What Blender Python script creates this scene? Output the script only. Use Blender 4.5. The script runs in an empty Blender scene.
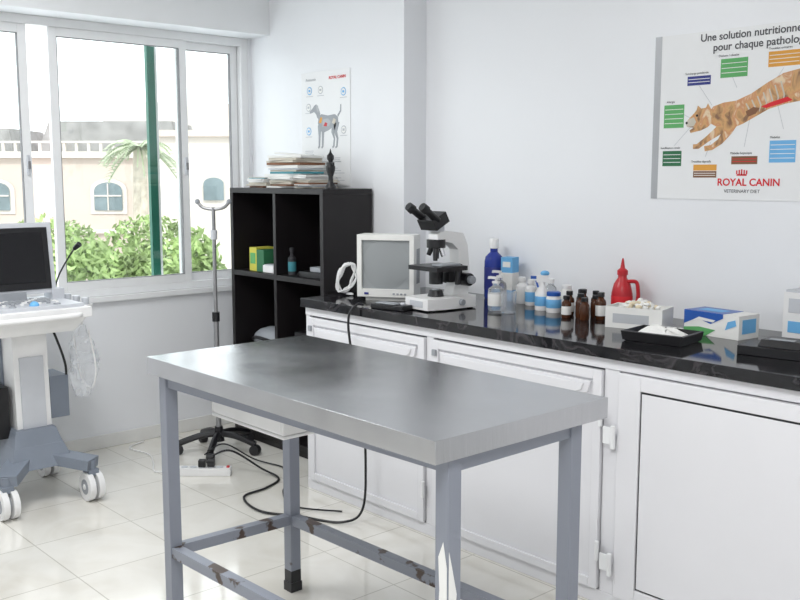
import bpy, bmesh, math, random
from mathutils import Vector, Matrix, Euler
random.seed(7)
scene=bpy.context.scene
try:
    scene.view_settings.view_transform='Standard'
except Exception: pass

# ------------------------------------------------------------ materials
def pm(name,col,rough=.5,metal=0,var=.04,scale=8,bump=0,trans=0,alpha=1,coat=0,stretch=(1,1,1),rvar=0,emit=0,ior=1.45,spec=None):
    m=bpy.data.materials.new(name); m.use_nodes=True
    nt=m.node_tree; b=nt.nodes['Principled BSDF']
    tc=nt.nodes.new('ShaderNodeTexCoord'); mp=nt.nodes.new('ShaderNodeMapping')
    mp.inputs['Scale'].default_value=stretch
    nt.links.new(tc.outputs['Object'],mp.inputs['Vector'])
    n=nt.nodes.new('ShaderNodeTexNoise'); n.inputs['Scale'].default_value=scale; n.inputs['Detail'].default_value=4
    nt.links.new(mp.outputs[0],n.inputs['Vector'])
    r=nt.nodes.new('ShaderNodeValToRGB')
    c=col
    r.color_ramp.elements[0].position=.3; r.color_ramp.elements[1].position=.7
    r.color_ramp.elements[0].color=(max(c[0]*(1-var),0),max(c[1]*(1-var),0),max(c[2]*(1-var),0),1)
    r.color_ramp.elements[1].color=(min(c[0]*(1+var),1),min(c[1]*(1+var),1),min(c[2]*(1+var),1),1)
    nt.links.new(n.outputs['Fac'],r.inputs['Fac']); nt.links.new(r.outputs['Color'],b.inputs['Base Color'])
    b.inputs['Roughness'].default_value=rough; b.inputs['Metallic'].default_value=metal
    b.inputs['Transmission Weight'].default_value=trans; b.inputs['Alpha'].default_value=alpha
    b.inputs['Coat Weight'].default_value=coat; b.inputs['IOR'].default_value=ior
    if spec is not None: b.inputs['Specular IOR Level'].default_value=spec
    if bump:
        bp=nt.nodes.new('ShaderNodeBump'); bp.inputs['Strength'].default_value=bump; bp.inputs['Distance'].default_value=.01
        nt.links.new(n.outputs['Fac'],bp.inputs['Height']); nt.links.new(bp.outputs[0],b.inputs['Normal'])
    return m

M={}
M['wall']=pm('wall_paint',(.865,.88,.91),.30,var=.01,scale=2,bump=.02)
M['beam']=pm('beam_paint',(.85,.87,.89),.5,var=.01,scale=2)
M['ceil']=pm('ceiling_paint',(.88,.88,.88),.8,var=.01)
M['alu']=pm('white_aluminium',(.87,.88,.89),.3,var=.02)
M['alug']=pm('grey_gasket',(.20,.20,.21),.5)
M['green']=pm('green_profile',(.03,.17,.12),.4)
M['cab']=pm('cabinet_white',(.80,.80,.83),.25,var=.015,scale=3)
M['gap']=pm('door_gap_grey',(.18,.18,.20),.6)
M['dark']=pm('dark_gap',(.03,.03,.035),.6)
M['black']=pm('black_plastic',(.012,.012,.014),.35)
M['blackwood']=pm('black_wood',(.010,.008,.009),.45,var=.2,scale=12,stretch=(1,1,.2))
M['white']=pm('white_plastic',(.84,.84,.84),.35)
M['cream']=pm('cream_plastic',(.80,.80,.78),.4)
M['grey']=pm('grey_plastic',(.33,.35,.38),.4)
M['bluegrey']=pm('bluegrey_plastic',(.21,.24,.29),.45)
M['ltgrey']=pm('light_grey_plastic',(.58,.60,.64),.4)
M['chrome']=pm('chrome',(.7,.7,.72),.2,1)
M['steelp']=pm('grey_metal',(.33,.33,.34),.35,.6)
M['blue']=pm('blue_plastic',(.02,.10,.42),.3)
M['ltblue']=pm('light_blue_card',(.16,.45,.78),.5)
M['navy']=pm('navy_label',(.03,.04,.24),.5)
M['red']=pm('red_plastic',(.55,.02,.03),.3)
M['brown']=pm('brown_glass',(.07,.022,.008),.1,var=.1)
M['paper']=pm('paper',(.84,.84,.82),.7)
M['paper2']=pm('paper_aged',(.60,.56,.48),.8)
M['yellow']=pm('yellow_card',(.62,.58,.08),.6)
M['teal']=pm('teal_card',(.05,.25,.30),.6)
M['greenc']=pm('green_card',(.12,.42,.14),.6)
M['dkgreen']=pm('dark_green_card',(.03,.16,.07),.6)
M['orange']=pm('orange_card',(.75,.36,.06),.6)
M['brownc']=pm('brown_card',(.22,.10,.05),.6)
M['silver']=pm('silver_band',(.42,.43,.45),.35,.3)
M['txt']=pm('print_grey',(.08,.08,.09),.6)
M['txtr']=pm('print_red',(.70,.02,.03),.6)
M['pline']=pm('print_lightgrey',(.50,.52,.55),.6)
M['cotton']=pm('cotton',(.88,.88,.86),.95,bump=.6,scale=60)
M['cottonb']=pm('beige_cotton',(.78,.68,.50),.95,bump=.6,scale=60)
M['crt']=pm('crt_screen',(.30,.32,.33),.18,var=.03,scale=2)
M['lcd']=pm('lcd_screen',(.006,.006,.008),.25)
M['rubber']=pm('rubber',(.02,.02,.022),.6)
M['clear']=pm('clear_plastic',(.9,.92,.95),.08,trans=.85,ior=1.3)
M['bluegl']=pm('blue_liquid',(.05,.08,.42),.12,trans=.3,ior=1.3)
M['poster']=pm('poster_gloss',(.86,.87,.88),.25,var=.01)

def steel():
    m=bpy.data.materials.new('stainless_steel'); m.use_nodes=True; nt=m.node_tree; b=nt.nodes['Principled BSDF']
    tc=nt.nodes.new('ShaderNodeTexCoord')
    mp=nt.nodes.new('ShaderNodeMapping'); mp.inputs['Scale'].default_value=(1,40,1)
    n1=nt.nodes.new('ShaderNodeTexNoise'); n1.inputs['Scale'].default_value=10; n1.inputs['Detail'].default_value=6
    n2=nt.nodes.new('ShaderNodeTexNoise'); n2.inputs['Scale'].default_value=2.0; n2.inputs['Detail'].default_value=2
    nt.links.new(tc.outputs['Object'],mp.inputs[0]); nt.links.new(mp.outputs[0],n1.inputs['Vector']); nt.links.new(tc.outputs['Object'],n2.inputs['Vector'])
    r=nt.nodes.new('ShaderNodeValToRGB'); r.color_ramp.elements[0].position=.3; r.color_ramp.elements[1].position=.7
    r.color_ramp.elements[0].color=(.51,.515,.53,1); r.color_ramp.elements[1].color=(.58,.585,.60,1)
    nt.links.new(n1.outputs['Fac'],r.inputs['Fac']); nt.links.new(r.outputs['Color'],b.inputs['Base Color'])
    b.inputs['Metallic'].default_value=1
    mr=nt.nodes.new('ShaderNodeMapRange'); mr.inputs['From Min'].default_value=.35; mr.inputs['From Max'].default_value=.65
    mr.inputs['To Min'].default_value=.19; mr.inputs['To Max'].default_value=.27
    nt.links.new(n2.outputs['Fac'],mr.inputs['Value']); nt.links.new(mr.outputs[0],b.inputs['Roughness'])
    bp=nt.nodes.new('ShaderNodeBump'); bp.inputs['Strength'].default_value=.06; bp.inputs['Distance'].default_value=.004
    nt.links.new(n1.outputs['Fac'],bp.inputs['Height'])
    bp2=nt.nodes.new('ShaderNodeBump'); bp2.inputs['Strength'].default_value=.35; bp2.inputs['Distance'].default_value=.02
    nt.links.new(n2.outputs['Fac'],bp2.inputs['Height']); nt.links.new(bp.outputs[0],bp2.inputs['Normal']); nt.links.new(bp2.outputs[0],b.inputs['Normal'])
    return m
M['steel']=steel()

def chipped(name,amt):
    m=bpy.data.materials.new(name); m.use_nodes=True; nt=m.node_tree; b=nt.nodes['Principled BSDF']
    tc=nt.nodes.new('ShaderNodeTexCoord'); n=nt.nodes.new('ShaderNodeTexNoise'); n.inputs['Scale'].default_value=11; n.inputs['Detail'].default_value=6
    nt.links.new(tc.outputs['Object'],n.inputs['Vector'])
    r=nt.nodes.new('ShaderNodeValToRGB'); e=r.color_ramp.elements
    e[0].position=amt; e[0].color=(.25,.27,.32,1); e[1].position=amt+.03; e[1].color=(.07,.045,.035,1)
    nt.links.new(n.outputs['Fac'],r.inputs['Fac']); nt.links.new(r.outputs['Color'],b.inputs['Base Color'])
    b.inputs['Roughness'].default_value=.4
    return m
M['leg']=chipped('grey_leg_paint',.74); M['chip']=chipped('chipped_grey_paint',.585)

def granite():
    m=bpy.data.materials.new('black_granite'); m.use_nodes=True; nt=m.node_tree; b=nt.nodes['Principled BSDF']
    tc=nt.nodes.new('ShaderNodeTexCoord'); n=nt.nodes.new('ShaderNodeTexNoise'); n.inputs['Scale'].default_value=5; n.inputs['Detail'].default_value=9; n.inputs['Distortion'].default_value=1.2
    nt.links.new(tc.outputs['Object'],n.inputs['Vector'])
    r=nt.nodes.new('ShaderNodeValToRGB'); e=r.color_ramp.elements
    e[0].position=.48; e[0].color=(.010,.010,.012,1); e[1].position=.52; e[1].color=(.012,.012,.014,1)
    x=e.new(.50); x.color=(.05,.045,.05,1)
    nt.links.new(n.outputs['Fac'],r.inputs['Fac']); nt.links.new(r.outputs['Color'],b.inputs['Base Color'])
    b.inputs['Roughness'].default_value=.08
    return m
M['granite']=granite()

def floorm():
    m=bpy.data.materials.new('floor_tiles'); m.use_nodes=True; nt=m.node_tree; b=nt.nodes['Principled BSDF']
    tc=nt.nodes.new('ShaderNodeTexCoord'); mp=nt.nodes.new('ShaderNodeMapping'); mp.inputs['Location'].default_value=(.1,.17,0)
    br=nt.nodes.new('ShaderNodeTexBrick'); br.offset=0; br.squash=1
    br.inputs['Scale'].default_value=1; br.inputs['Brick Width'].default_value=.42; br.inputs['Row Height'].default_value=.42
    br.inputs['Mortar Size'].default_value=.0025; br.inputs['Mortar Smooth'].default_value=.1
    br.inputs['Color1'].default_value=(.84,.82,.765,1); br.inputs['Color2'].default_value=(.81,.79,.735,1); br.inputs['Mortar'].default_value=(.55,.53,.47,1)
    nt.links.new(tc.outputs['Object'],mp.inputs[0]); nt.links.new(mp.outputs[0],br.inputs['Vector'])
    n=nt.nodes.new('ShaderNodeTexNoise'); n.inputs['Scale'].default_value=3; n.inputs['Detail'].default_value=8; n.inputs['Distortion'].default_value=1.5
    nt.links.new(tc.outputs['Object'],n.inputs['Vector'])
    r=nt.nodes.new('ShaderNodeValToRGB'); r.color_ramp.elements[0].position=.35; r.color_ramp.elements[0].color=(.92,.91,.89,1); r.color_ramp.elements[1].position=.6; r.color_ramp.elements[1].color=(1,1,1,1)
    nt.links.new(n.outputs['Fac'],r.inputs['Fac'])
    mx=nt.nodes.new('ShaderNodeMix'); mx.data_type='RGBA'; mx.blend_type='MULTIPLY'; mx.inputs['Factor'].default_value=1
    nt.links.new(br.outputs['Color'],mx.inputs['A']); nt.links.new(r.outputs['Color'],mx.inputs['B'])
    nt.links.new(mx.outputs['Result'],b.inputs['Base Color']); b.inputs['Roughness'].default_value=.10
    b.inputs['Coat Weight'].default_value=.4; b.inputs['Coat Roughness'].default_value=.05
    return m
M['floor']=floorm()

def glassm():
    m=bpy.data.materials.new('window_glass'); m.use_nodes=True; nt=m.node_tree; nt.nodes.clear()
    o=nt.nodes.new('ShaderNodeOutputMaterial'); t=nt.nodes.new('ShaderNodeBsdfTransparent'); g=nt.nodes.new('ShaderNodeBsdfGlossy')
    g.inputs['Roughness'].default_value=.02; t.inputs['Color'].default_value=(.95,.97,.96,1)
    mx=nt.nodes.new('ShaderNodeMixShader'); mx.inputs[0].default_value=.05
    nt.links.new(t.outputs[0],mx.inputs[1]); nt.links.new(g.outputs[0],mx.inputs[2]); nt.links.new(mx.outputs[0],o.inputs[0])
    return m
M['glass']=glassm()
def bagm():
    m=bpy.data.materials.new('clear_bag'); m.use_nodes=True; nt=m.node_tree; nt.nodes.clear()
    o=nt.nodes.new('ShaderNodeOutputMaterial'); t=nt.nodes.new('ShaderNodeBsdfTransparent'); g=nt.nodes.new('ShaderNodeBsdfPrincipled')
    g.inputs['Base Color'].default_value=(.80,.83,.88,1); g.inputs['Roughness'].default_value=.15
    mx=nt.nodes.new('ShaderNodeMixShader'); n=nt.nodes.new('ShaderNodeTexNoise'); n.inputs['Scale'].default_value=9
    mr=nt.nodes.new('ShaderNodeMapRange'); mr.inputs['From Min'].default_value=.35; mr.inputs['From Max'].default_value=.7; mr.inputs['To Min'].default_value=.08; mr.inputs['To Max'].default_value=.5
    tc=nt.nodes.new('ShaderNodeTexCoord'); nt.links.new(tc.outputs['Object'],n.inputs['Vector'])
    nt.links.new(n.outputs['Fac'],mr.inputs['Value']); nt.links.new(mr.outputs[0],mx.inputs[0])
    nt.links.new(t.outputs[0],mx.inputs[1]); nt.links.new(g.outputs[0],mx.inputs[2]); nt.links.new(mx.outputs[0],o.inputs[0])
    return m
M['bag']=bagm()
def tigerm():
    m=bpy.data.materials.new('cat_print'); m.use_nodes=True; nt=m.node_tree; b=nt.nodes['Principled BSDF']
    tc=nt.nodes.new('ShaderNodeTexCoord'); mp=nt.nodes.new('ShaderNodeMapping'); mp.inputs['Rotation'].default_value=(0,.5,0); mp.inputs['Scale'].default_value=(1.6,1,1)
    w=nt.nodes.new('ShaderNodeTexNoise'); w.inputs['Scale'].default_value=17; w.inputs['Detail'].default_value=3; w.inputs['Distortion'].default_value=.6
    nt.links.new(tc.outputs['Object'],mp.inputs[0]); nt.links.new(mp.outputs[0],w.inputs['Vector'])
    r=nt.nodes.new('ShaderNodeValToRGB'); e=r.color_ramp.elements
    e[0].position=.34; e[0].color=(.25,.13,.07,1); e[1].position=.68; e[1].color=(.78,.62,.42,1)
    x=e.new(.42); x.color=(.48,.27,.12,1); x=e.new(.50); x.color=(.66,.38,.16,1); x=e.new(.59); x.color=(.60,.28,.13,1)
    nt.links.new(w.outputs['Fac'],r.inputs['Fac']); nt.links.new(r.outputs['Color'],b.inputs['Base Color']); b.inputs['Roughness'].default_value=.3
    return m
M['cat']=tigerm()
M['facade']=pm('facade_render',(.54,.47,.425),.9,var=.04,scale=.5)
M['facade2']=pm('facade_pale',(.64,.60,.56),.9,var=.04,scale=.5)
M['roof']=pm('roof_tiles',(.25,.245,.24),.9,var=.25,scale=1.5)
M['winext']=pm('exterior_window',(.16,.21,.23),.3,var=.2,scale=2)
M['leaf']=pm('leaves',(.24,.33,.13),.6,var=.6,scale=2)
M['leafp']=pm('palm_leaves',(.42,.48,.34),.6,var=.3,scale=1)
M['bark']=pm('bark',(.5,.45,.38),.9,var=.2,scale=6)
M['ground']=pm('ground_paving',(.50,.46,.40),.9,var=.1,scale=.4)

# ------------------------------------------------------------ builder
class B:
    def __init__(s): s.bm=bmesh.new(); s.mats=[]
    def mi(s,m):
        m=M[m] if isinstance(m,str) else m
        if m not in s.mats: s.mats.append(m)
        return s.mats.index(m)
    def add(s,vs,fs,m):
        i=s.mi(m); v=[s.bm.verts.new(p) for p in vs]
        for f in fs:
            try: q=s.bm.faces.new([v[k] for k in f]); q.material_index=i
            except ValueError: pass
        return v
    def box(s,c,d,m,rot=(0,0,0),top=(1,1)):
        R=Euler(rot).to_matrix(); vs=[]
        for z in (-1,1):
            tx,ty=(top if z>0 else (1,1))
            for x,y in ((-1,-1),(1,-1),(1,1),(-1,1)):
                vs.append(Vector(c)+R@Vector((x*d[0]/2*tx,y*d[1]/2*ty,z*d[2]/2)))
        s.add(vs,[(3,2,1,0),(4,5,6,7),(0,1,5,4),(1,2,6,5),(2,3,7,6),(3,0,4,7)],m)
    def bb(s,x0,x1,y0,y1,z0,z1,m):
        s.box(((x0+x1)/2,(y0+y1)/2,(z0+z1)/2),(x1-x0,y1-y0,z1-z0),m)
    def cyl(s,p0,p1,r0,m,r1=None,seg=20):
        r1=r0 if r1 is None else r1
        p0=Vector(p0); p1=Vector(p1); a=(p1-p0).normalized()
        u=a.orthogonal().normalized(); w=a.cross(u); vs=[]
        for p,r in ((p0,r0),(p1,r1)):
            for k in range(seg):
                t=2*math.pi*k/seg; vs.append(p+(u*math.cos(t)+w*math.sin(t))*max(r,1e-4))
        fs=[(k,(k+1)%seg,seg+(k+1)%seg,seg+k) for k in range(seg)]
        fs+=[tuple(range(seg))[::-1],tuple(range(seg,2*seg))]
        s.add(vs,fs,m)
    def lathe(s,prof,o,m,seg=24,sx=1,sy=1):
        vs=[];o=Vector(o)
        for r,z in prof:
            for k in range(seg):
                t=2*math.pi*k/seg; vs.append(o+Vector((max(r,1e-4)*math.cos(t)*sx,max(r,1e-4)*math.sin(t)*sy,z)))
        n=len(prof); fs=[]
        for i in range(n-1):
            for k in range(seg): fs.append((i*seg+k,i*seg+(k+1)%seg,(i+1)*seg+(k+1)%seg,(i+1)*seg+k))
        fs.append(tuple(range(seg))[::-1]); fs.append(tuple(range((n-1)*seg,n*seg)))
        s.add(vs,fs,m)
    def sph(s,c,r,m,seg=14,rings=8):
        if not hasattr(r,'__len__'): r=(r,r,r)
        vs=[Vector(c)+Vector((0,0,-r[2]))]
        for i in range(1,rings):
            a=-math.pi/2+math.pi*i/rings
            for k in range(seg):
                t=2*math.pi*k/seg; vs.append(Vector(c)+Vector((r[0]*math.cos(a)*math.cos(t),r[1]*math.cos(a)*math.sin(t),r[2]*math.sin(a))))
        vs.append(Vector(c)+Vector((0,0,r[2]))); fs=[]
        for k in range(seg): fs.append((0,1+(k+1)%seg,1+k))
        for i in range(rings-2):
            for k in range(seg):
                a=1+i*seg+k; b2=1+i*seg+(k+1)%seg; fs.append((a,b2,b2+seg,a+seg))
        l=len(vs)-1; q=1+(rings-2)*seg
        for k in range(seg): fs.append((q+k,q+(k+1)%seg,l))
        s.add(vs,fs,m)
    def tube(s,pts,r,m,seg=8,sub=8):
        P=[Vector(p) for p in pts]; Q=[]
        if sub>1 and len(P)>2:
            for i in range(len(P)-1):
                a=P[max(i-1,0)];b=P[i];c=P[i+1];d=P[min(i+2,len(P)-1)]
                for k in range(sub):
                    t=k/sub; Q.append(.5*((2*b)+(c-a)*t+(2*a-5*b+4*c-d)*t*t+(3*b-a-3*c+d)*t**3))
            Q.append(P[-1])
        else: Q=P
        vs=[];u=None
        for i,p in enumerate(Q):
            a=(Q[min(i+1,len(Q)-1)]-Q[max(i-1,0)]).normalized()
            u=a.orthogonal().normalized() if u is None else (u-a*u.dot(a)).normalized()
            w=a.cross(u)
            for k in range(seg):
                t=2*math.pi*k/seg; vs.append(p+(u*math.cos(t)+w*math.sin(t))*r)
        fs=[]
        for i in range(len(Q)-1):
            for k in range(seg): fs.append((i*seg+k,i*seg+(k+1)%seg,(i+1)*seg+(k+1)%seg,(i+1)*seg+k))
        fs.append(tuple(range(seg))[::-1]); fs.append(tuple(range((len(Q)-1)*seg,len(Q)*seg)))
        s.add(vs,fs,m)
    def prism(s,poly,plane,a0,a1,m):
        def P(p,a):
            if plane=='YZ': return (a,p[0],p[1])
            if plane=='XZ': return (p[0],a,p[1])
            return (p[0],p[1],a)
        n=len(poly); vs=[P(p,a0) for p in poly]+[P(p,a1) for p in poly]
        fs=[(k,(k+1)%n,n+(k+1)%n,n+k) for k in range(n)]+[tuple(range(n))[::-1],tuple(range(n,2*n))]
        s.add(vs,fs,m)
    def limb(s,pts,y0,y1,m):
        # flat tapered printed limb in the XZ plane, pts = (x,z,halfwidth)
        L=[];R=[]
        for i,(x,z,w) in enumerate(pts):
            a=pts[max(i-1,0)];c=pts[min(i+1,len(pts)-1)]
            d=Vector((c[0]-a[0],c[1]-a[1])).normalized(); L.append((x-d.y*w,z+d.x*w)); R.append((x+d.y*w,z-d.x*w))
        for i in range(len(pts)-1): s.prism([L[i],L[i+1],R[i+1],R[i]],'XZ',y0-i*.00001,y1,m)
    def done(s,name,loc=(0,0,0),rz=0,bevel=0,parent=None,smooth=True,norm=True,scale=1):
        if norm: bmesh.ops.recalc_face_normals(s.bm,faces=s.bm.faces)
        for f in s.bm.faces: f.smooth=smooth
        for e in s.bm.edges:
            if len(e.link_faces)==2:
                if e.calc_face_angle(0)>math.radians(38): e.smooth=False
        me=bpy.data.meshes.new(name); s.bm.to_mesh(me); s.bm.free()
        for m in s.mats: me.materials.append(m)
        o=bpy.data.objects.new(name,me); scene.collection.objects.link(o)
        o.location=loc; o.rotation_euler=(0,0,rz); o.scale=(scale,)*3
        if bevel:
            md=o.modifiers.new('bevel','BEVEL'); md.width=bevel; md.segments=2; md.limit_method='ANGLE'; md.angle_limit=math.radians(50)
        if parent: o.parent=parent
        return o

# ------------------------------------------------------------ room shell
X1,Y0=6.2,-4.6; H=2.75; XC=1.36
b=B(); b.bb(-.2,X1+.1,Y0-.1,.35,-.1,0,'floor'); b.done('floor')
b=B(); b.bb(-.2,X1+.1,Y0-.1,.35,H,H+.1,'ceil'); b.done('ceiling')
WL,WR,WB,WT=-2.95,-.02,.84,2.3
b=B(); b.bb(-.2,0,Y0,.35,0,WB,'wall'); b.bb(-.2,0,Y0,.35,WT,H,'wall'); b.bb(-.2,0,WR,.35,WB,WT,'wall'); b.bb(-.2,0,Y0,WL,WB,WT,'wall'); b.done('wall_left')
b=B(); b.bb(0,XC,0,.35,0,H,'wall'); b.done('wall_pilaster')
b=B(); b.bb(XC,X1,.15,.35,0,H,'wall'); b.done('wall_back')
b=B(); b.bb(X1,X1+.1,Y0,.35,0,H,'wall'); b.done('wall_right')
b=B(); b.bb(-.2,X1+.1,Y0-.1,Y0,0,H,'wall'); b.done('wall_front')
b=B(); b.bb(0.0,.20,Y0,0.0,WT,H,'beam'); b.done('trim_beam')
b=B(); b.bb(.0,.012,Y0,-.001,0,.075,'cream'); b.done('baseboard_left',bevel=.003)
b=B(); b.bb(.012,.26,-.012,0,0,.075,'cream'); b.bb(1.16,1.30,-.012,0,0,.075,'cream'); b.done('baseboard_back',bevel=.003)

# ------------------------------------------------------------ window
b=B()
f=.045
b.bb(-.10,-.005,WR-f,WR,WB+f,WT-f,'alu'); b.bb(-.10,-.005,WL,WL+f,WB+f,WT-f,'alu')
b.bb(-.10,-.005,WL,WR,WT-f,WT,'alu'); b.bb(-.10,-.005,WL,WR,WB+.005,WB+f,'alu')
b.bb(-.19,.03,WL,WR,WB-.025,WB+.004,'alu')
def sash(y0,y1,xc,w=.045,t=.028):
    z0,z1=WB+f,WT-f
    b.bb(xc-t/2,xc+t/2,y0,y0+w,z0,z1,'alu'); b.bb(xc-t/2,xc+t/2,y1-w,y1,z0,z1,'alu')
    b.bb(xc-t/2,xc+t/2,y0+w,y1-w,z1-w,z1,'alu'); b.bb(xc-t/2,xc+t/2,y0+w,y1-w,z0,z0+w,'alu')
    b.bb(xc-.003,xc+.003,y0+w,y1-w,z0+w,z1-w,'glass')
    g=.003
    for ya,yb,za,zb in ((y0+w,y0+w+g,z0+w+g,z1-w-g),(y1-w-g,y1-w,z0+w+g,z1-w-g),(y0+w,y1-w,z0+w,z0+w+g),(y0+w,y1-w,z1-w-g,z1-w)):
        b.bb(xc-t/2+.004,xc+t/2+.001,ya,yb,za,zb,'alug')
sash(-1.22,-.425,-.028)
sash(-.47,-.068,-.065)
sash(-2.1,-1.33,-.028)
sash(-2.9,-2.08,-.065)
for y in (-.447,-1.352):
    b.bb(-.014,.002,y-.007,y+.007,1.50,1.60,'ltgrey'); b.bb(-.004,.014,y-.005,y+.005,1.53,1.57,'alug')
b.bb(-.135,-.105,-.622,-.575,WB+.01,WT-.01,'green')
b.bb(-.133,-.107,-.574,-.56,WB+.01,WT-.01,'alu')
b.done('window_1',bevel=.0015)

# ------------------------------------------------------------ exterior
RZ=math.atan2(.744,.668); CX,CY=4.95,-3.25
b=B(); b.bb(-80,80,-30,120,-3.2,-3.0,'ground'); b.done('ground',loc=(-45,20,0),rz=RZ)
def arch(b,x,z0,z1,w,y,m='winext'):
    r=w/2; zc=z1-r*.6; P=[(x-r,z0),(x+r,z0)]
    for k in range(9):
        a=math.pi*k/8; P.append((x+r*math.cos(a),zc+r*.6*math.sin(a)))
    b.prism(P,'XZ',y-.05,y,m)
b=B()
b.bb(-30,-9.6,40,50,-3,2.3,'facade'); b.bb(-9.6,6,38.5,50,-3,3.1,'facade2')
b.bb(-30,-9.6,39.7,40,2.2,2.45,'facade2')
b.box((-12.5,44,3.1),(6,5,1.4),'roof',top=(.88,.8)); b.box((-19,44,2.9),(5,5,1.2),'roof',top=(.85,.8))
b.bb(-15,-10,43.0,43.2,2.45,3.0,'facade2')
b.bb(-9.9,6,38.2,38.5,3.0,3.25,'facade'); b.box((-5,44,3.9),(7,6,1.2),'facade',top=(.8,.8))
b.bb(-14,-10.5,46,52,2,4.9,'facade2')
for x in (-16.7,-12.05):
    arch(b,x,-.1,1.35,1.5,39.98,'facade2'); arch(b,x,.05,1.2,1.15,39.9)
    b.bb(x-.02,x+.02,39.8,39.9,.05,1.15,'facade2'); b.bb(x-.55,x+.55,39.8,39.9,.62,.68,'facade2')
for x in (-7.4,-4.6): arch(b,x,.5,1.4,.8,38.4)
for k in range(40): b.bb(-29.8+k*.5,-29.7+k*.5,39.75,39.85,2.45,2.8,'facade2')
b.bb(-30,-9.6,39.7,39.9,2.8,2.88,'facade2')
b.bb(-30,-9.6,39.8,40,-.9,-.75,'facade2')
b.done('villa',loc=(CX,CY,0),rz=RZ)
def shrub(s,t,zc,r,n=1500,name='shrub'):
    b=B(); b.cyl((s,t,-3),(s,t,zc),.1,'bark',.05,8)
    for i in range(n):
        v=Vector((random.gauss(0,1),random.gauss(0,1),random.gauss(0,1))).normalized()*(random.random()**.33)
        c=Vector((s+v.x*r[0],t+v.y*r[1],zc+v.z*r[2])); L=.09
        u=Vector((random.uniform(-1,1),random.uniform(-1,1),random.uniform(-1,1))).normalized(); w=u.orthogonal().normalized()
        b.add([c-u*L,c+w*L*.4,c+u*L,c-w*L*.4],[(0,1,2,3)],'leaf')
    b.done(name,loc=(CX,CY,0),rz=RZ,norm=False,smooth=False)
shrub(-5.0,15,-.22,(.75,.6,.85)); shrub(-3.1,14.5,-.25,(.5,.6,.95)); shrub(-6.2,16,-.5,(.8,.6,.7)); shrub(-4.0,16,-.65,(.9,.6,.7)); shrub(-2.2,15,-.6,(.5,.5,.7)); shrub(-4.4,15.5,-.45,(.6,.5,.75)); shrub(-3.6,15,-.5,(.6,.5,.75)); shrub(-5.7,22,-.3,(1.2,.8,.9)); shrub(-8.0,22,-.3,(1.2,.8,.9))
def palm(s,t,zt,L,name='palm_tree'):
    b=B(); b.cyl((s,t,-3),(s+.1,t,zt),.24,'bark',.16,12)
    for k in range(22):
        a=2*math.pi*k/22+random.uniform(-.1,.1); el=random.uniform(-.3,1.1); c=Vector((s+.1,t,zt)); d=Vector((math.cos(a),math.sin(a),0))
        P=[]
        for j in range(9):
            q=j/8; P.append(c+d*L*q*math.cos(el*.6)+Vector((0,0,L*(q*el*.9-q*q*(.75+el*.3)))))
        side=Vector((-math.sin(a),math.cos(a),0))
        for j in range(8):
            for jj in (0,.5):
                p=P[j].lerp(P[j+1],jj)
                for sg in (-1,1):
                    w=.5*L*.45*(1-abs(j/8-.4))
                    b.add([p,p+d*.10,p+side*sg*w+d*.2+Vector((0,0,-w*.5))],[(0,1,2)],'leafp')
        b.tube(P,.02,'leafp',4,1)
    b.done(name,loc=(CX,CY,0),rz=RZ,norm=False,smooth=False)
palm(-6.8,25,2.2,1.0)

# ------------------------------------------------------------ counter cabinet
b=B()
XL,XR=1.305,4.4; FY=-.575
b.bb(XL,XR,FY+.02,-.003,0,.884,'cab')
def post(x0,x1): b.bb(x0,x1,FY,FY+.0199,.05,.845,'cab')
b.bb(XL,XR,FY-.004,FY+.0199,.8451,.884,'cab'); b.bb(XL,XR,FY-.001,FY+.0199,0,.0499,'cab')
post(XL,1.335); post(2.135,2.175); post(3.02,3.08); post(3.98,4.02)
for xa,xb in ((1.335,2.135),(2.175,3.02)):
    g=.004
    b.bb(xa+.0005,xb-.0005,FY+.015,FY+.0195,.0505,.8445,'gap')
    xa+=g; xb-=g; z0,z1=.054,.838; w=.035; yf=FY-.014
    b.bb(xa+.001,xb-.001,yf+.010,FY+.012,z0+.001,z1-.001,'cab')
    b.bb(xa,xa+w,yf,yf+.0098,z0,z1,'cab'); b.bb(xb-w,xb,yf,yf+.0098,z0,z1,'cab'); b.bb(xa+w+.0002,xb-w-.0002,yf,yf+.0098,z1-w,z1,'cab'); b.bb(xa+w+.0002,xb-w-.0002,yf,yf+.0098,z0,z0+w,'cab')
    P=[(xa+.045,.795),(xb-.045,.795),(xb-.055,.755),(xb-.16,.71),(xa+.16,.71),(xa+.055,.755)]
    b.prism(P,'XZ',yf-.003,yf+.0105,'cab')
    P=[(xa+.07,.785),(xb-.07,.785),(xb-.08,.76),(xb-.17,.722),(xa+.17,.722),(xa+.08,.76)]
    b.prism(P,'XZ',yf-.009,yf-.0031,'cab')
    for z in (.2,.68): b.cyl((xb+.004,yf-.006,z-.035),(xb+.004,yf-.006,z+.035),.008,'alu',seg=10)
    b.bb(xa+.008,xa+.03,yf-.010,yf-.0002,.775,.80,'grey')
xa,xb=3.09,3.97; z0,z1=.055,.842; yf=FY-.02; w=.085
b.bb(xa+.001,xb-.001,yf+.0122,FY+.012,z0+.001,z1-.001,'cab')
b.bb(xa,xa+w,yf,yf+.012,z0,z1,'cab'); b.bb(xb-w,xb,yf,yf+.012,z0,z1,'cab'); b.bb(xa+w+.0002,xb-w-.0002,yf,yf+.012,z1-.05,z1,'cab'); b.bb(xa+w+.0002,xb-w-.0002,yf,yf+.012,z0,z0+.05,'cab')
b.bb(xa+w+.0003,xb-w-.0003,yf+.006,yf+.012,z0+.0505,z1-.0505,'dark'); b.bb(xa+w+.007,xb-w-.007,yf+.001,yf+.0058,z0+.057,z1-.057,'cab')
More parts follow.
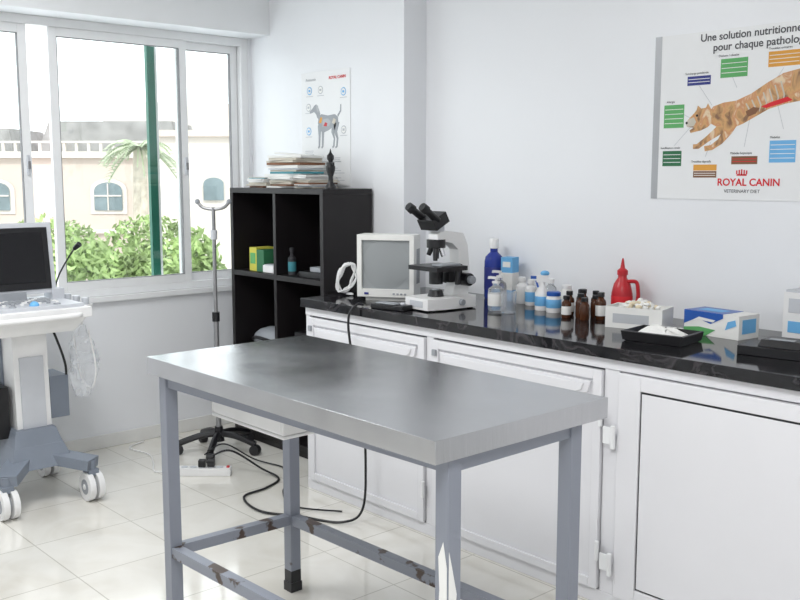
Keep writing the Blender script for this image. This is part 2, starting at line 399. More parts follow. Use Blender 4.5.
for z in (.17,.62): b.bb(3.035,3.085,yf-.006,yf-.0003,z-.03,z+.03,'alu'); b.cyl((3.08,yf-.01,z-.04),(3.08,yf-.01,z+.04),.009,'alu',seg=10)
b.done('counter_cabinet',bevel=.002)
b=B(); b.bb(1.295,XR,-.60,-.003,.8845,.925,'granite'); b.bb(XC+.004,XR,-.0029,.148,.8845,.925,'granite'); b.done('granite_countertop',bevel=.001)
CZ=.9255

# ------------------------------------------------------------ exam table
b=B()
tx0,tx1,ty0,ty1,tz=2.115,3.465,-1.812,-1.175,.915
b.bb(tx0,tx1,ty0,ty1,tz-.055,tz,'steel')
LG=[(2.185,-1.775),(2.205,-1.31),(3.425,-1.28),(3.43,-1.735)]
for x,y in LG:
    b.bb(x-.021,x+.021,y-.021,y+.021,.03,tz-.0552,'leg'); b.bb(x-.024,x+.024,y-.024,y+.024,0,.035,'black')
    b.bb(x-.0213,x+.0213,y-.0213,y+.0213,.0352,.08,'black')
for i in range(4):
    (xa,ya),(xb,yb)=LG[i],LG[(i+1)%4]
    L=math.hypot(xb-xa,yb-ya)-.042; a=math.atan2(yb-ya,xb-xa)
    b.box(((xa+xb)/2,(ya+yb)/2,.27),(L,.035,.035),'chip',rot=(0,0,a))
    b.box(((xa+xb)/2,(ya+yb)/2,tz-.075),(L,.03,.035),'leg',rot=(0,0,a))
x,y=LG[3]
b.prism([(x-.010,.62),(x+.006,.66),(x+.018,.60),(x+.019,.47),(x+.004,.43),(x-.012,.45),(x-.006,.54)],'XZ',y-.0222,y-.021,'paper')
b.prism([(y-.018,.64),(y-.008,.60),(y+.008,.53),(y+.002,.46),(y-.019,.46)],'YZ',x+.0211,x+.0222,'paper')
b.tube([(2.18,-1.69,.80),(2.12,-1.69,.79),(2.11,-1.66,.785),(2.11,-1.50,.785),(2.12,-1.47,.79),(2.18,-1.47,.80)],.005,'chrome',8,4)
b.done('examination_table',bevel=.004)
b=B()
b.box((0,0,0),(.40,.30,.012),'white')
for sx in (-1,1): b.box((sx*.194,0,.0455),(.012,.30,.078),'white'); b.box((0,sx*.144,.0455),(.375,.012,.078),'white')
b.box((0,0,.094),(.41,.31,.012),'white'); b.box((-.206,0,.06),(.012,.1,.02),'ltgrey')
b.done('under_table_drawer',loc=(2.49,-1.53,.735),bevel=.004)

# ------------------------------------------------------------ black shelf unit
b=B()
x0,x1,y0,y1,zt=.27,1.13,-.335,-.014,1.43; t=.028
b.bb(x0,x0+t,y0,y1,0,zt-t,'blackwood'); b.bb(x1-t,x1,y0,y1,0,zt-t,'blackwood'); b.bb(x0,x1,y0,y1,zt-t+.0002,zt,'blackwood')
b.bb(x0+t,x1-t,y0+.001,y1,.05,.05+t,'blackwood'); b.bb(.69,.715,y0+.0005,y1,.08,zt-t,'blackwood')
for z in (.51,.97): b.bb(x0+t,x1-t,y0+.001,y1,z-t,z,'blackwood')
b.bb(x0+t,x1-t,y1-.008,y1,.0,zt-t,'blackwood'); b.bb(x0+t,x1-t,y0+.03,y0+.045,0,.05,'blackwood')
b.done('black_shelf_unit',bevel=.0015)
b=B()
mm=['paper','paper2','ltgrey','paper','paper2','paper','teal','paper','brownc','paper2']
def stack(cx,n,w,d,h0,h1,dx,ang,zmax=9):
    z=0
    for i in range(n):
        h=random.uniform(h0,h1); b.box((cx+random.uniform(-dx,dx),random.uniform(-.015,.01),z+h/2),(w*random.uniform(.85,1.05),d*random.uniform(.9,1.03),h-.0012),mm[(i*3+n)%10],rot=(0,0,random.uniform(-ang,ang))); z+=h
stack(.02,15,.24,.20,.006,.016,.015,.25); stack(-.21,8,.17,.20,.005,.010,.01,.15); stack(.20,9,.13,.19,.005,.009,.01,.15)
b.box((.03,0,.178),(.2,.15,.008),'paper',rot=(0,.08,.5))
b.done('magazine_stack',loc=(.66,-.17,zt+.001))
b=B()
b.lathe([(.028,0),(.028,.012),(.014,.03),(.012,.06),(.022,.09),(.024,.11),(.010,.135),(.018,.15),(.018,.165),(.006,.18),(.001,.2)],(0,0,0),'black')
b.box((0,0,.125),(.05,.012,.015),'black')
b.done('black_figurine',loc=(1.085,-.25,zt+.001))
b=B(); b.box((0,0,.065),(.07,.12,.13),'yellow'); b.box((.0705,0,.06),(.07,.12,.12),'dkgreen'); b.box((0,-.061,.07),(.05,.002,.06),'greenc'); b.done('medicine_box',loc=(.44,-.24,.971),bevel=.002)
b=B(); b.lathe([(.022,0),(.022,.09),(.010,.105),(.010,.125),(.013,.126),(.013,.145),(.002,.146)],(0,0,0),'dark'); b.lathe([(.0223,.02),(.0224,.021),(.0224,.07),(.0223,.071)],(0,0,0),'teal'); b.done('dark_bottle',loc=(.77,-.27,.971))
b=B(); b.bb(-.05,.05,-.06,.06,0,.04,'white'); b.bb(-.045,.045,-.055,.055,.04,.045,'ltgrey'); b.done('small_white_box',loc=(.60,-.25,.971),bevel=.003)
b=B(); b.bb(-.1,.1,-.07,.07,0,.03,'black'); b.bb(-.03,.08,-.05,.05,.03,.055,'grey'); b.tube([(-.1,0,.015),(-.13,-.04,.02),(-.09,-.08,.01)],.004,'black'); b.done('black_charger',loc=(.97,-.23,.971),bevel=.004)
b=B(); b.sph((0,0,.07),(.16,.11,.07),'grey'); b.tube([(-.14,-.06,.06),(0,-.12,.09),(.14,-.06,.06)],.01,'black'); b.done('folded_blanket',loc=(.49,-.19,.511))
b=B(); b.bb(-.12,.12,-.1,.1,0,.16,'black'); b.bb(-.1,.1,-.104,-.1,.03,.12,'grey'); b.done('storage_case',loc=(.93,-.19,.511),bevel=.01)

# ------------------------------------------------------------ drip stand
b=B()
b.cyl((0,0,.06),(0,0,.75),.014,'steelp'); b.cyl((0,0,.7),(0,0,1.33),.010,'steelp'); b.cyl((0,0,.72),(0,0,.77),.02,'black'); b.cyl((0,0,1.16),(0,0,1.21),.018,'ltgrey')
b.cyl((0,0,.06),(0,0,.14),.03,'black',.022)
b.tube([(-.06,-.06,1.36),(-.04,-.04,1.33),(0,0,1.32),(.04,.04,1.33),(.06,.06,1.36)],.009,'steelp'); b.sph((-.06,-.06,1.36),.014,'grey'); b.sph((.06,.06,1.36),.014,'grey')
for k in range(5):
    a=2*math.pi*k/5+.5; c,s_=math.cos(a),math.sin(a)
    b.tube([(0,0,.10),(.1*c,.1*s_,.095),(.22*c,.22*s_,.06)],.018,'black')
    b.cyl((.22*c-.018*s_,.22*s_+.018*c,.028),(.22*c+.018*s_,.22*s_-.018*c,.028),.028,'rubber')
b.done('drip_stand',loc=(.49,-.575,0))

# ------------------------------------------------------------ ultrasound cart
b=B()
WH=[(.78,-1.43),(.78,-1.82),(.28,-1.44),(.28,-1.82)]
for x,y in WH:
    for o in (-.022,.022):
        b.cyl((x,y+o-.014,.068),(x,y+o+.014,.068),.067,'white',seg=28)
    b.cyl((x,y-.038,.068),(x,y+.038,.068),.036,'grey',seg=20); b.cyl((x,y-.041,.068),(x,y+.041,.068),.014,'white',seg=12)
    b.box((x-.01,y,.135),(.07,.05,.03),'bluegrey'); b.cyl((x,y,.13),(x,y,.19),.02,'bluegrey')
cx,cy=.53,-1.62
for x,y in WH:
    d=Vector((x-cx,y-cy,0)); L=d.length; a=math.atan2(d.y,d.x)
    b.box((cx+d.x*.58,cy+d.y*.58,.19),(L*.9,.10,.05),'bluegrey',rot=(0,.12,a))
b.box((cx,cy,.22),(.34,.30,.10),'bluegrey',top=(.75,.75)); b.box((cx,cy,.30),(.26,.23,.08),'bluegrey',top=(.75,.8))
b.box((.50,-1.61,.55),(.16,.16,.50),'white',rot=(0,-.04,0)); b.box((.41,-1.61,.53),(.08,.19,.46),'bluegrey',rot=(0,-.04,0))
b.box((.585,-1.61,.50),(.012,.11,.34),'ltgrey',rot=(0,-.04,0))
b.box((.47,-1.475,.46),(.18,.09,.20),'bluegrey'); b.box((.47,-1.755,.42),(.18,.09,.24),'black')
b.box((.54,-1.62,.825),(.32,.34,.07),'white',top=(1.25,1.3))
b.box((.56,-1.625,.88),(.42,.47,.045),'white'); b.box((.54,-1.625,.908),(.38,.43,.02),'ltgrey')
for i in range(5):
    for j in range(12): b.box((.46+i*.03,-1.79+j*.027,.921),(.022,.021,.008),'grey' if (i+j)%5 else 'white')
b.sph((.68,-1.62,.917),.022,'ltblue')
for j in range(8): b.cyl((.64,-1.78+j*.04,.912),(.64,-1.78+j*.04,.927),.009,'white' if j%2 else 'grey',seg=10)
for dy in (-.1,.1): b.cyl((.69,-1.62+dy,.912),(.69,-1.62+dy,.924),.016,'grey',seg=14)
b.box((.44,-1.43,.94),(.10,.06,.05),'ltgrey')
b.tube([(.72,-1.82,.875),(.77,-1.81,.87),(.79,-1.76,.87),(.79,-1.51,.87),(.77,-1.45,.87),(.72,-1.43,.875)],.013,'white',10,5)
for k in range(3):
    x=.44+k*.1; b.lathe([(.022,0),(.034,.06),(.030,.06),(.018,.01)],(x,-1.365,.84),'white',16); b.cyl((x,-1.365,.86),(x,-1.365,.93),.012,'ltgrey',.018,12)
    b.box((x,-1.39,.87),(.02,.03,.02),'white')
mr=(0,-.12,0)
b.box((.44,-1.65,1.11),(.045,.43,.335),'ltgrey',rot=mr); b.box((.463,-1.65,1.112),(.012,.385,.29),'black',rot=mr); b.box((.470,-1.65,1.117),(.004,.33,.235),'lcd',rot=mr)
b.box((.472,-1.65,.985),(.004,.06,.008),'ltgrey',rot=mr)
b.box((.455,-1.65,.94),(.07,.14,.04),'grey'); b.cyl((.44,-1.72,.94),(.44,-1.58,.94),.022,'black')
b.tube([(.42,-1.42,.95),(.43,-1.40,1.02),(.47,-1.37,1.10),(.51,-1.345,1.16)],.004,'black'); b.cyl((.505,-1.35,1.15),(.535,-1.335,1.175),.010,'black',.014)
b.tube([(.6,-1.78,.82),(.66,-1.84,.6),(.6,-1.85,.42),(.52,-1.80,.5),(.47,-1.76,.7)],.006,'black')
b.tube([(.5,-1.48,.8),(.56,-1.44,.6),(.50,-1.44,.45),(.45,-1.46,.5)],.006,'black')
cart=b.done('ultrasound_machine',bevel=.006)
b=B()
rings=9;seg=14;vs=[]
for i in range(rings):
    q=i/(rings-1); r=.02+.045*math.sin(q*math.pi*.9); z=.80-.34*q
    for k in range(seg):
        a=2*math.pi*k/seg; rr=r*(1+.25*math.sin(3*a+i)+random.uniform(-.12,.12))
        vs.append((rr*math.cos(a)*.7,rr*math.sin(a),z))
fs=[(i*seg+k,i*seg+(k+1)%seg,(i+1)*seg+(k+1)%seg,(i+1)*seg+k) for i in range(rings-1) for k in range(seg)]
b.add(vs,fs,'bag'); b.tube([(0,0,.8),(.0,.005,.82),(-.02,0,.838)],.004,'white')
b.tube([(.03,.02,.78),(.05,.04,.6),(.02,.03,.5),(-.03,.0,.55),(-.02,-.03,.75)],.004,'white')
b.done('probe_bag',loc=(.63,-1.385,0),parent=cart)

# ------------------------------------------------------------ floor items
b=B(); b.box((0,0,.02),(.27,.055,.038),'white')
for k in range(5): b.cyl((-.1+k*.045,0,.039),(-.1+k*.045,0,.042),.017,'ltgrey',seg=16)
b.box((-.01,0,.06),(.035,.035,.035),'black'); b.box((.035,0,.06),(.035,.035,.03),'black'); b.box((.12,0,.042),(.015,.02,.008),'red')
b.done('power_strip',loc=(.80,-.85,0),rz=RZ,bevel=.004)
b=B()
b.tube([(.83,-.82,.10),(.88,-.74,.12),(.98,-.63,.03),(1.12,-.62,.008),(1.20,-.75,.008),(1.24,-.90,.008),(1.45,-.95,.008),(1.62,-.86,.008),(1.80,-.77,.008),(1.84,-.68,.05),(1.83,-.65,.25),(1.80,-.645,.5),(1.72,-.64,.75),(1.70,-.635,.88),(1.73,-.615,.938),(1.72,-.57,.932)],.0055,'black',8,10)
b.tube([(.79,-.84,.10),(.75,-.70,.12),(.80,-.55,.02),(1.0,-.50,.008),(1.2,-.61,.008),(1.30,-.72,.008),(1.5,-.80,.008),(1.7,-.68,.008)],.004,'black',8,10)
b.done('black_power_cable')
b=B(); b.tube([(.68,-.97,.02),(.60,-1.02,.006),(.45,-.95,.006),(.3,-.9,.006),(.12,-.92,.006),(.05,-.8,.006)],.004,'white'); b.done('white_power_cable')

# ------------------------------------------------------------ countertop objects
b=B()
w,h=.27,.285
b.bb(-w/2+.022,w/2-.022,-.02,.0,.02,.057,'cream'); b.bb(-w/2+.022,w/2-.022,-.02,.0,.02+h-.025,.02+h,'cream'); b.bb(-w/2,-w/2+.022,-.02,0,.02,.02+h,'cream'); b.bb(w/2-.022,w/2,-.02,0,.02,.02+h,'cream')
b.bb(-w/2,w/2,.0002,.10,.02,.02+h,'cream')
b.sph((0,-.001,.02+h/2+.006),(w/2-.014,.012,h/2-.012),'crt',32,18)
b.bb(-w/2+.0225,w/2-.0225,-.006,.0001,.0575,.02+h-.0255,'crt')
vs=[(-w/2+.01,.10,.03),(w/2-.01,.10,.03),(w/2-.01,.10,.295),(-w/2+.01,.10,.295),(-.08,.24,.05),(.08,.24,.05),(.08,.24,.22),(-.08,.24,.22)]
b.add(vs,[(0,1,5,4),(1,2,6,5),(2,3,7,6),(3,0,4,7),(4,5,6,7),(3,2,1,0)],'cream')
b.box((0,.09,.01),(.2,.18,.02),'cream')
for k in range(4): b.box((.04+k*.018,-.021,.036),(.01,.004,.008),'grey')
b.box((-.09,-.021,.036),(.02,.004,.01),'navy')
for k in range(6): b.box((w/2+.0005,.03+k*.01,.16),(.002,.004,.16),'grey')
b.done('crt_monitor',loc=(1.655,-.375,CZ),rz=math.radians(33),bevel=.003)
b=B()
P=[]
for k in range(60):
    a=k*.62; P.append((.042*math.cos(a)+random.uniform(-.012,.012),.02*math.sin(a*.37),.085+.07*math.sin(a+.5)+random.uniform(-.008,.008)))
b.tube(P,.004,'white',6,3); b.tube([(0,0,.008),(.03,-.02,.008),(.02,.02,.008),(-.04,.0,.03),(-.03,0,.1)],.004,'white',6,6)
b.done('coiled_white_cable',loc=(1.375,-.385,CZ+.001),rz=.8)
b=B(); b.bb(-.09,.09,-.035,.035,0,.022,'black'); b.bb(-.07,.04,-.025,.025,.022,.028,'grey'); b.cyl((.065,0,.022),(.065,0,.034),.012,'ltgrey'); b.done('flat_black_controller',loc=(1.87,-.535,CZ),rz=.15,bevel=.004)
# microscope
b=B()
P=[(-.07,-.13),(.07,-.13),(.085,-.06),(.085,.11),(.06,.13),(-.06,.13),(-.085,.11),(-.085,-.06)]
b.prism(P,'XY',.005,.05,'white')
for x in (-.06,.06):
    for y in (-.1,.1): b.cyl((x,y,0),(x,y,.006),.012,'rubber',seg=10)
b.prism([(.03,.05),(.12,.05),(.125,.14),(.115,.25),(.09,.30),(-.02,.315),(-.045,.30),(-.045,.275),(.03,.262),(.065,.235),(.068,.14)],'YZ',-.028,.028,'white')
b.cyl((-.075,.085,.115),(.075,.085,.115),.026,'black'); b.cyl((-.095,.085,.115),(.095,.085,.115),.016,'grey')
b.box((0,-.02,.165),(.18,.16,.018),'black'); b.box((0,.045,.14),(.07,.07,.07),'black'); b.box((.04,-.01,.179),(.06,.10,.008),'grey'); b.cyl((.075,.02,.10),(.075,.02,.16),.011,'black')
b.cyl((0,-.03,.10),(0,-.03,.158),.028,'black'); b.cyl((0,-.03,.05),(0,-.03,.075),.034,'black',.026); b.cyl((0,-.03,.075),(0,-.03,.08),.018,'crt')
b.cyl((0,-.03,.245),(0,-.03,.278),.038,'black')
for k,L in enumerate((.055,.04,.05,.035)):
    a=k*math.pi/2-.8; c,s_=math.cos(a),math.sin(a); b.cyl((.016*c,-.03+.016*s_,.25),(.03*c,-.03+.03*s_,.25-L),.012,'chrome' if k==1 else 'black',.009,14)
b.cyl((0,-.03,.31),(0,-.03,.335),.034,'ltgrey'); b.box((0,-.045,.352),(.10,.075,.045),'black',rot=(.5,0,0))
for sx in (-1,1):
    b.cyl((sx*.038,-.055,.355),(sx*.042,-.115,.395),.016,'black',.014,18); b.cyl((sx*.042,-.115,.395),(sx*.043,-.138,.411),.019,'rubber',.017,18)
b.bb(-.04,.04,-.132,-.1305,.015,.04,'ltgrey'); b.cyl((.085,.03,.03),(.1,.03,.03),.012,'grey')
b.done('microscope',loc=(1.985,-.345,CZ),rz=math.radians(-4),bevel=.003,scale=1.08)

def bottle(name,loc,r,h,m,cap='white',label=None,neck=.4,pump=False):
    b=B(); n=r*neck
    b.lathe([(r*.92,0),(r,.006),(r,h*.62),(r*.9,h*.70),(n,h*.78),(n,h*.86)],(0,0,0),m)
    if label: b.lathe([(r*1.01,h*.15),(r*1.02,h*.16),(r*1.02,h*.52),(r*1.01,h*.53)],(0,0,0),label)
    if pump:
        b.cyl((0,0,h*.86),(0,0,h*.92),n*1.3,cap); b.cyl((0,0,h*.92),(0,0,h*1.02),n*.4,cap); b.box((-.012,-.006,h*1.03),(.045,.014,.010),cap); b.cyl((-.032,-.008,h*1.03),(-.036,-.009,h*.99),.004,cap,seg=8)
    else:
        b.lathe([(n*1.25,h*.84),(n*1.25,h*.98),(n*1.1,h)],(0,0,0),cap)
    return b.done(name,loc=(loc[0],loc[1],CZ))
bottle('blue_disinfectant_bottle',(1.91,.07),.044,.28,'bluegl','white','navy')
b=B(); b.bb(-.03,.03,-.03,.03,0,.20,'ltblue'); b.bb(-.0305,.0305,-.0305,.0305,.05,.13,'paper'); b.bb(-.02,.02,-.031,-.03,.155,.18,'paper'); b.done('blue_carton',loc=(2.01,.07,CZ),rz=.2,bevel=.001)
bottle('pump_bottle',(2.19,-.22),.034,.135,'clear','white','paper',pump=True)
bottle('pump_bottle',(2.13,-.13),.030,.15,'clear','white',None,pump=True)
b=B(); b.lathe([(.03,0),(.034,.09),(.032,.09),(.028,.005)],(0,0,0),'clear'); b.done('plastic_cup',loc=(2.28,-.24,CZ))
bottle('white_bottle',(2.12,.03),.028,.12,'white','white','paper',.5)
bottle('white_bottle',(2.19,.01),.026,.115,'white','white','ltblue',.5)
bottle('white_bottle',(2.26,.06),.026,.12,'clear','white','paper',.5)
b=B()
b.lathe([(.030,0),(.031,.006),(.031,.075),(.012,.105),(.012,.12)],(0,0,0),'white'); b.lathe([(.0315,.02),(.032,.021),(.032,.06),(.0315,.061)],(0,0,0),'ltblue')
b.box((0,0,.135),(.022,.05,.03),'white'); b.box((0,-.035,.14),(.012,.03,.012),'blue'); b.box((0,-.022,.112),(.01,.008,.03),'blue',rot=(.3,0,0)); b.sph((0,.01,.158),(.014,.02,.012),'ltblue')
b.done('spray_bottle',loc=(2.32,-.07,CZ),rz=-.9)
b=B(); b.lathe([(.030,0),(.032,.01),(.032,.06),(.028,.07)],(0,0,0),'white'); b.lathe([(.0325,.02),(.033,.021),(.033,.055),(.0325,.056)],(0,0,0),'ltblue'); b.lathe([(.030,.07),(.030,.085),(.025,.088)],(0,0,0),'blue'); b.done('ointment_jar',loc=(2.395,-.085,CZ))
b=B(); b.lathe([(.025,0),(.027,.01),(.027,.08),(.020,.09)],(0,0,0),'paper'); b.lathe([(.022,.09),(.022,.105),(.018,.107)],(0,0,0),'white'); b.done('pill_jar',loc=(2.38,.02,CZ))
for i,(x,y,h,r) in enumerate(((2.53,-.17,.09,.02),(2.575,-.135,.10,.021),(2.62,-.17,.09,.02),(2.49,-.10,.10,.02),(2.54,-.075,.11,.022),(2.60,-.07,.09,.02),(2.655,-.11,.11,.021),(2.49,-.02,.10,.021),(2.56,-.015,.10,.02))):
    bottle('brown_dropper_bottle',(x,y),r,h,'brown','black','paper' if i%3==0 else 'brown',.55)
b=B(); b.lathe([(.040,0),(.043,.01),(.043,.09),(.034,.13),(.018,.155),(.018,.17)],(0,0,0),'red'); b.lathe([(.022,.167),(.022,.185),(.010,.195),(.005,.225),(.003,.235)],(0,0,0),'red')
b.tube([(.022,.0,.14),(.052,.02,.14),(.06,.025,.11),(.058,.025,.06),(.040,.0,.035)],.008,'red'); b.lathe([(.0435,.03),(.044,.031),(.044,.08),(.0435,.081)],(0,0,0),'txtr')
b.done('red_squeeze_bottle',loc=(2.635,.06,CZ))
b=B(); b.bb(-.11,.11,-.065,-.0602,0,.08,'paper'); b.bb(-.11,.11,.0602,.065,0,.08,'paper'); b.bb(-.11,-.105,-.06,.06,0,.08,'paper'); b.bb(.105,.11,-.06,.06,0,.08,'paper'); b.bb(-.1048,.1048,-.06,.06,0,.05,'paper')
b.bb(-.08,.06,-.0662,-.0652,.02,.055,'pline')
for k in range(60):
    a=random.uniform(0,6.28); q=random.random()**.5
    b.sph((.0+.075*q*math.cos(a),.04*q*math.sin(a),.075+.03*(1-q)+random.uniform(-.01,.006)),(random.uniform(.008,.014),random.uniform(.008,.013),random.uniform(.006,.010)),'cottonb' if k%3==0 else 'cotton',7,5)
b.done('cotton_box',loc=(2.87,-.16,CZ),rz=.25)
b=B()
b.box((0,0,.006),(.21,.15,.01),'black')
for sx in (-1,1): b.box((sx*.108,0,.02),(.008,.166,.032),'black',rot=(0,sx*.25,0)); b.box((0,sx*.078,.02),(.216,.008,.032),'black',rot=(-sx*.25,0,0))
n=9; vs=[]
for i in range(n):
    for j in range(n):
        u=i/(n-1)-.5; v=j/(n-1)-.5; e=max(0,1-4*max(abs(u),abs(v))**2)
        vs.append((u*.17+random.uniform(-.006,.006),v*.12+random.uniform(-.006,.006),.018+e*random.uniform(.012,.042)))
b.add(vs,[(i*n+j,i*n+j+1,(i+1)*n+j+1,(i+1)*n+j) for i in range(n-1) for j in range(n-1)],'cotton')
b.done('black_tray',loc=(3.10,-.36,CZ),rz=.12,bevel=.0)
b=B(); b.bb(-.115,.115,-.06,.06,0,.085,'paper')
b.prism([(-.115,.035),(-.06,.06),(.0,.045),(.05,.07),(.05,.085),(-.115,.085)],'XZ',-.0615,-.0602,'blue'); b.prism([(-.115,.0),(-.02,.0),(.02,.025),(-.05,.03),(-.115,.022)],'XZ',-.0615,-.0602,'greenc')
b.prism([(-.09,.045),(-.05,.066),(.02,.06),(.01,.052),(-.05,.055)],'XZ',-.0622,-.0616,'paper')
b.prism([(.06,.03),(.105,.05),(.10,.07),(.07,.06)],'XZ',-.0615,-.0602,'ltblue'); b.bb(-.115,.05,-.06,.06,.0851,.0862,'blue'); b.bb(-.08,.02,-.025,.025,.0863,.0872,'ltblue')
b.bb(-.1162,-.1151,-.06,.06,.0,.085,'blue'); b.bb(.1151,.1162,-.04,.04,.02,.07,'ltblue')
b.done('tissue_box',loc=(3.17,-.09,CZ),rz=-.1)
b=B()
for k in range(6): b.sph((-.05+k*.022,random.uniform(-.01,.01),.014),(.018,.016,.014),'cotton',10,6)
b.done('cotton_pads',loc=(3.02,-.22,CZ))
b=B(); b.bb(-.11,.11,-.07,.07,0,.03,'black'); b.box((.02,0,.0412),(.14,.11,.022),'black',top=(.9,.8)); b.box((.02,-.03,.054),(.08,.02,.003),'grey'); b.done('black_equipment_case',loc=(3.50,-.31,CZ),rz=.15,bevel=.005)
b=B(); b.bb(-.09,.09,-.07,.07,0,.17,'white'); b.bb(-.07,.07,-.072,-.0702,.10,.15,'ltgrey'); b.bb(-.07,-.02,-.072,-.0702,.03,.07,'ltblue'); b.bb(-.085,.085,-.065,.065,.1702,.178,'ltgrey'); b.done('white_dispenser_box',loc=(3.46,.04,CZ),bevel=.004)

# ------------------------------------------------------------ posters
def text(s,x,z,size,m,par,y=-.004,align='LEFT',name='caption',bold=0):
    c=bpy.data.curves.new(name,'FONT'); c.body=s; c.size=size; c.align_x=align; c.materials.append(M[m]); c.extrude=.0002; c.offset=bold
    o=bpy.data.objects.new(name,c); scene.collection.objects.link(o); o.parent=par; o.location=(x,y,z); o.rotation_euler=(math.pi/2,0,0)
    return o
b=B(); b.bb(0,.90,-.003,0,0,.64,'poster'); b.bb(.0,.030,-.0035,-.0031,0,.64,'silver')
def lab(x0,x1,z0,z1,m,m2='paper',n=3):
    b.bb(x0,x1,-.0036,-.0031,z0,z1,m)
    for k in range(1,n):
        z=z0+(z1-z0)*k/n; b.bb(x0+.004,x1-.004,-.0040,-.0037,z-.0012,z+.0012,m2)
lab(.15,.25,.44,.475,'navy'); lab(.29,.40,.46,.53,'greenc',n=4); lab(.48,.60,.485,.54,'orange',n=4); lab(.05,.14,.28,.37,'greenc',n=5); lab(.05,.135,.13,.19,'dkgreen',n=4)
lab(.19,.29,.085,.11,'brownc'); b.bb(.19,.29,-.0036,-.0031,.112,.135,'orange')
lab(.35,.455,.135,.165,'brownc','txtr'); lab(.50,.60,.14,.22,'ltblue',n=5); lab(.65,.78,.12,.19,'ltblue'); lab(.70,.82,.45,.52,'red')
lines=[((.20,.44),(.26,.36)),((.34,.46),(.36,.42)),((.14,.33),(.18,.31)),((.10,.21),(.17,.28)),((.24,.165),(.26,.22)),((.40,.20),(.42,.32)),((.55,.26),(.52,.36)),((.54,.48),(.52,.45))]
for (xa,za),(xb,zb) in lines:
    b.box(((xa+xb)/2,-.0033,(za+zb)/2),(math.hypot(xb-xa,zb-za),.0005,.0015),'pline',rot=(0,-math.atan2(zb-za,xb-xa),0))
b.limb([(.33,.30,.026),(.29,.262,.017),(.245,.232,.011),(.205,.205,.010),(.185,.205,.009)],-.00395,-.0032,'cat')
b.limb([(.77,.40,.045),(.83,.33,.026),(.86,.25,.014),(.88,.20,.010)],-.00395,-.0032,'cat')
torso=[(.245,.325),(.265,.355),(.31,.368),(.36,.372),(.42,.395),(.48,.43),(.54,.46),(.62,.475),(.70,.475),(.77,.455),(.81,.41),(.80,.36),(.75,.33),(.69,.345),(.62,.36),(.55,.35),(.49,.335),(.44,.31),(.39,.285),(.34,.268),(.295,.272),(.26,.29)]
b.prism(torso,'XZ',-.0041,-.0032,'cat')
b.limb([(.35,.31,.032),(.33,.26,.019),(.30,.222,.012),(.265,.200,.010),(.235,.196,.010)],-.0043,-.0032,'cat')
b.limb([(.74,.39,.050),(.74,.32,.030),(.70,.27,.015),(.66,.23,.011),(.64,.235,.009)],-.0043,-.0032,'cat')
b.limb([(.80,.43,.016),(.85,.45,.011),(.89,.50,.007)],-.0043,-.0032,'cat')
head=[(.155,.282),(.150,.298),(.165,.315),(.185,.333),(.195,.345),(.200,.362),(.215,.350),(.235,.352),(.243,.368),(.254,.350),(.268,.335),(.268,.30),(.245,.278),(.215,.266),(.19,.262),(.172,.258),(.168,.268),(.185,.278)]
b.prism(head,'XZ',-.0046,-.0032,'cat')
b.prism([(.155,.282),(.150,.298),(.165,.312),(.185,.318),(.195,.30),(.185,.283)],'XZ',-.0049,-.0047,'paper2')
b.cyl((.198,-.0051,.324),(.198,-.0047,.324),.005,'black',seg=10); b.cyl((.154,-.0052,.297),(.154,-.0047,.297),.005,'black',seg=10)
for k in range(7): b.limb([(.40+k*.022,.36+k*.012,.0025),(.415+k*.022,.335+k*.008,.003),(.41+k*.022,.315+k*.006,.001)],-.0044-k*.00001,-.0041,'paper2')
b.prism([(.46,.345),(.50,.36),(.56,.375),(.58,.362),(.53,.35),(.48,.338)],'XZ',-.0045,-.0041,'txtr')
b.prism([(.40,.33),(.43,.345),(.455,.34),(.44,.32),(.41,.31)],'XZ',-.0046,-.0041,'brownc')
poster=b.done('cat_nutrition_poster',loc=(2.70,.1495,1.405))
text('Une solution nutritionnelle',.20,.603,.040,'txt',poster,bold=.0006); text('pour chaque pathologie',.255,.563,.040,'txt',poster,bold=.0006)
text('ROYAL CANIN',.295,.055,.038,'txtr',poster,bold=.0008); text('VETERINARY DIET',.325,.028,.018,'txt',poster)
for s,x,z in (('Surcharge ponderale',.14,.482),('Diabete / obesite',.28,.538),('Troubles urinaires',.48,.547),('Allergie',.06,.378),('Insuffisance renale',.04,.198),('Troubles digestifs',.18,.143),('Maladie hepatique',.345,.173),('Mobilite',.50,.228)): text(s,x,z,.012,'txt',poster)
b2=B(); b2.box((0,0,-.010),(.04,.0008,.006),'txtr')
for k in range(5): b2.box((-.02+k*.01,0,.0),(.005,.0008,.022-abs(k-2)*.004),'txtr')
b2.done('crown_logo',loc=(.395,-.004,.105),parent=poster)

b=B(); b.bb(0,.43,-.003,0,0,.62,'poster')
def L2(x0,x1,z0,z1,m): b.bb(x0,x1,-.0037,-.0031,z0,z1,m)
for x,z,m in ((.05,.50,'ltblue'),(.15,.50,'pline'),(.04,.41,'pline'),(.35,.48,'ltblue'),(.35,.28,'pline'),(.04,.28,'ltblue')):
    b.cyl((x+.025,-.0031,z+.02),(x+.025,-.0036,z+.02),.022,m,seg=20); b.cyl((x+.025,-.0037,z+.02),(x+.025,-.0041,z+.02),.017,'paper',seg=20)
    b.bb(x+.016,x+.034,-.0045,-.0042,z+.014,z+.026,m); L2(x-.005,x+.055,z-.012,z-.009,'pline')
for x,z in ((.03,.17),(.16,.13),(.27,.13)):
    L2(x,x+.08,z,z+.003,'grey'); L2(x,x+.07,z+.01,z+.013,'pline'); L2(x,x+.075,z+.02,z+.023,'pline')
for k in range(6): L2(.05,.38-(k%3)*.03,.03+k*.013,.033+k*.013,'pline')
def dp(P,y0,m): b.prism(P,'XZ',y0,-.0031,m)
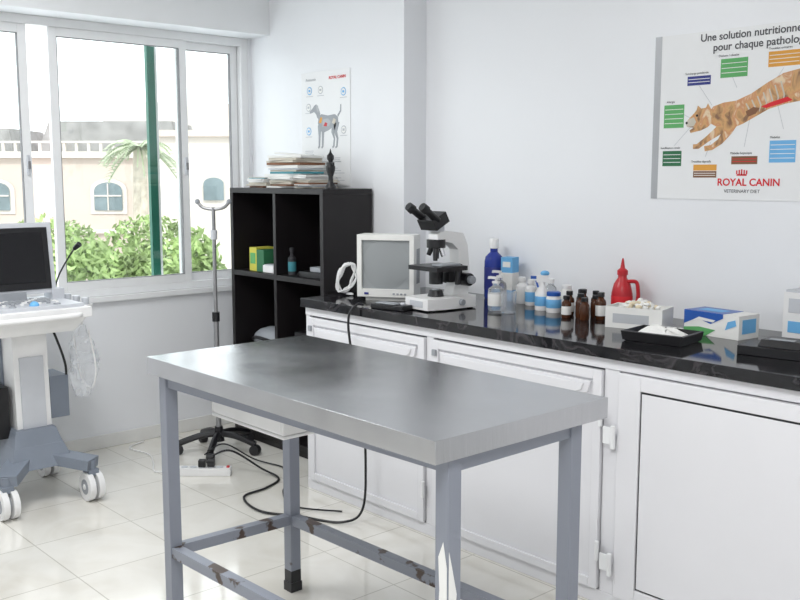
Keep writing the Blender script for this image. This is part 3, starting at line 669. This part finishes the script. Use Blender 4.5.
dp([(.155,.375),(.18,.39),(.24,.38),(.30,.385),(.325,.37),(.33,.335),(.315,.31),(.28,.315),(.24,.30),(.20,.29),(.17,.30),(.15,.34)],-.0041,'grey')
dp([(.115,.405),(.10,.40),(.078,.397),(.075,.408),(.10,.422),(.118,.438),(.135,.445),(.15,.43),(.17,.395),(.165,.36),(.145,.37),(.135,.39)],-.0043,'grey')
dp([(.135,.444),(.150,.436),(.158,.405),(.148,.40),(.138,.42)],-.0046,'silver')
for P in ([(.165,.33,.016),(.163,.27,.008),(.160,.215,.006),(.150,.208,.006)],[(.195,.31,.013),(.192,.26,.008),(.190,.215,.006),(.180,.208,.006)],[(.315,.345,.024),(.305,.29,.013),(.322,.255,.007),(.315,.212,.006),(.303,.207,.005)],[(.295,.34,.02),(.280,.29,.011),(.295,.255,.006),(.288,.215,.006),(.278,.208,.005)],[(.325,.375,.006),(.35,.40,.005),(.352,.435,.003)]):
    b.limb(P,-.0042,-.0031,'grey')
dp([(.19,.32),(.20,.36),(.24,.365),(.265,.345),(.25,.325)],-.0047,'silver'); dp([(.275,.34),(.29,.365),(.31,.355),(.30,.33)],-.0047,'paper2'); dp([(.20,.325),(.215,.345),(.235,.34),(.23,.322)],-.0049,'red'); dp([(.16,.345),(.175,.375),(.19,.37),(.18,.34)],-.0047,'orange')
p2=b.done('dog_anatomy_poster',loc=(.51,-.0005,1.44))
text('ROYAL CANIN',.25,.572,.022,'txtr',p2,bold=.0005); text('Anatomie',.04,.572,.024,'pline',p2)

# ------------------------------------------------------------ lights
w=bpy.data.worlds.new('sky'); scene.world=w; w.use_nodes=True; nt=w.node_tree
bg=nt.nodes['Background']; bg.inputs['Color'].default_value=(.92,.96,1,1); bg.inputs['Strength'].default_value=2.7
sun=bpy.data.lights.new('sun','SUN'); sun.energy=2.2; sun.angle=.01; sun.color=(1,.95,.88)
so=bpy.data.objects.new('sun',sun); scene.collection.objects.link(so); so.rotation_euler=Vector((-.75,.25,-.62)).to_track_quat('-Z','Y').to_euler()
def area(name,loc,sx,sy,e,col=(1,1,1)):
    b=B(); b.bb(-sx/2-.02,sx/2+.02,-sy/2-.02,sy/2+.02,.0,.05,'white'); o=b.done('fill_light_housing',loc=(loc[0],loc[1],H-.051),bevel=.005)  # housing made up to carry an added fill light, out of view
    l=bpy.data.lights.new(name,'AREA'); l.shape='RECTANGLE'; l.size=sx; l.size_y=sy; l.energy=e; l.color=col
    q=bpy.data.objects.new(name,l); scene.collection.objects.link(q); q.parent=o; q.location=(0,0,-.01)
area('fill_light',(1.7,-2.2),1.2,.5,38,(1,1,1)); area('fill_light_b',(4.6,-2.8),1.2,.5,50,(1,1,1))  # two unseen fill lights added to brighten the room evenly

# ------------------------------------------------------------ camera
cam=bpy.data.cameras.new('camera'); co=bpy.data.objects.new('camera',cam); scene.collection.objects.link(co)
co.location=(CX,CY,1.5); p=math.radians(7.42); d=Vector((-.744*math.cos(p),.668*math.cos(p),-math.sin(p)))
co.rotation_euler=d.to_track_quat('-Z','Y').to_euler(); cam.lens=43.2; cam.sensor_width=36; cam.clip_start=.05; cam.clip_end=300
scene.camera=co
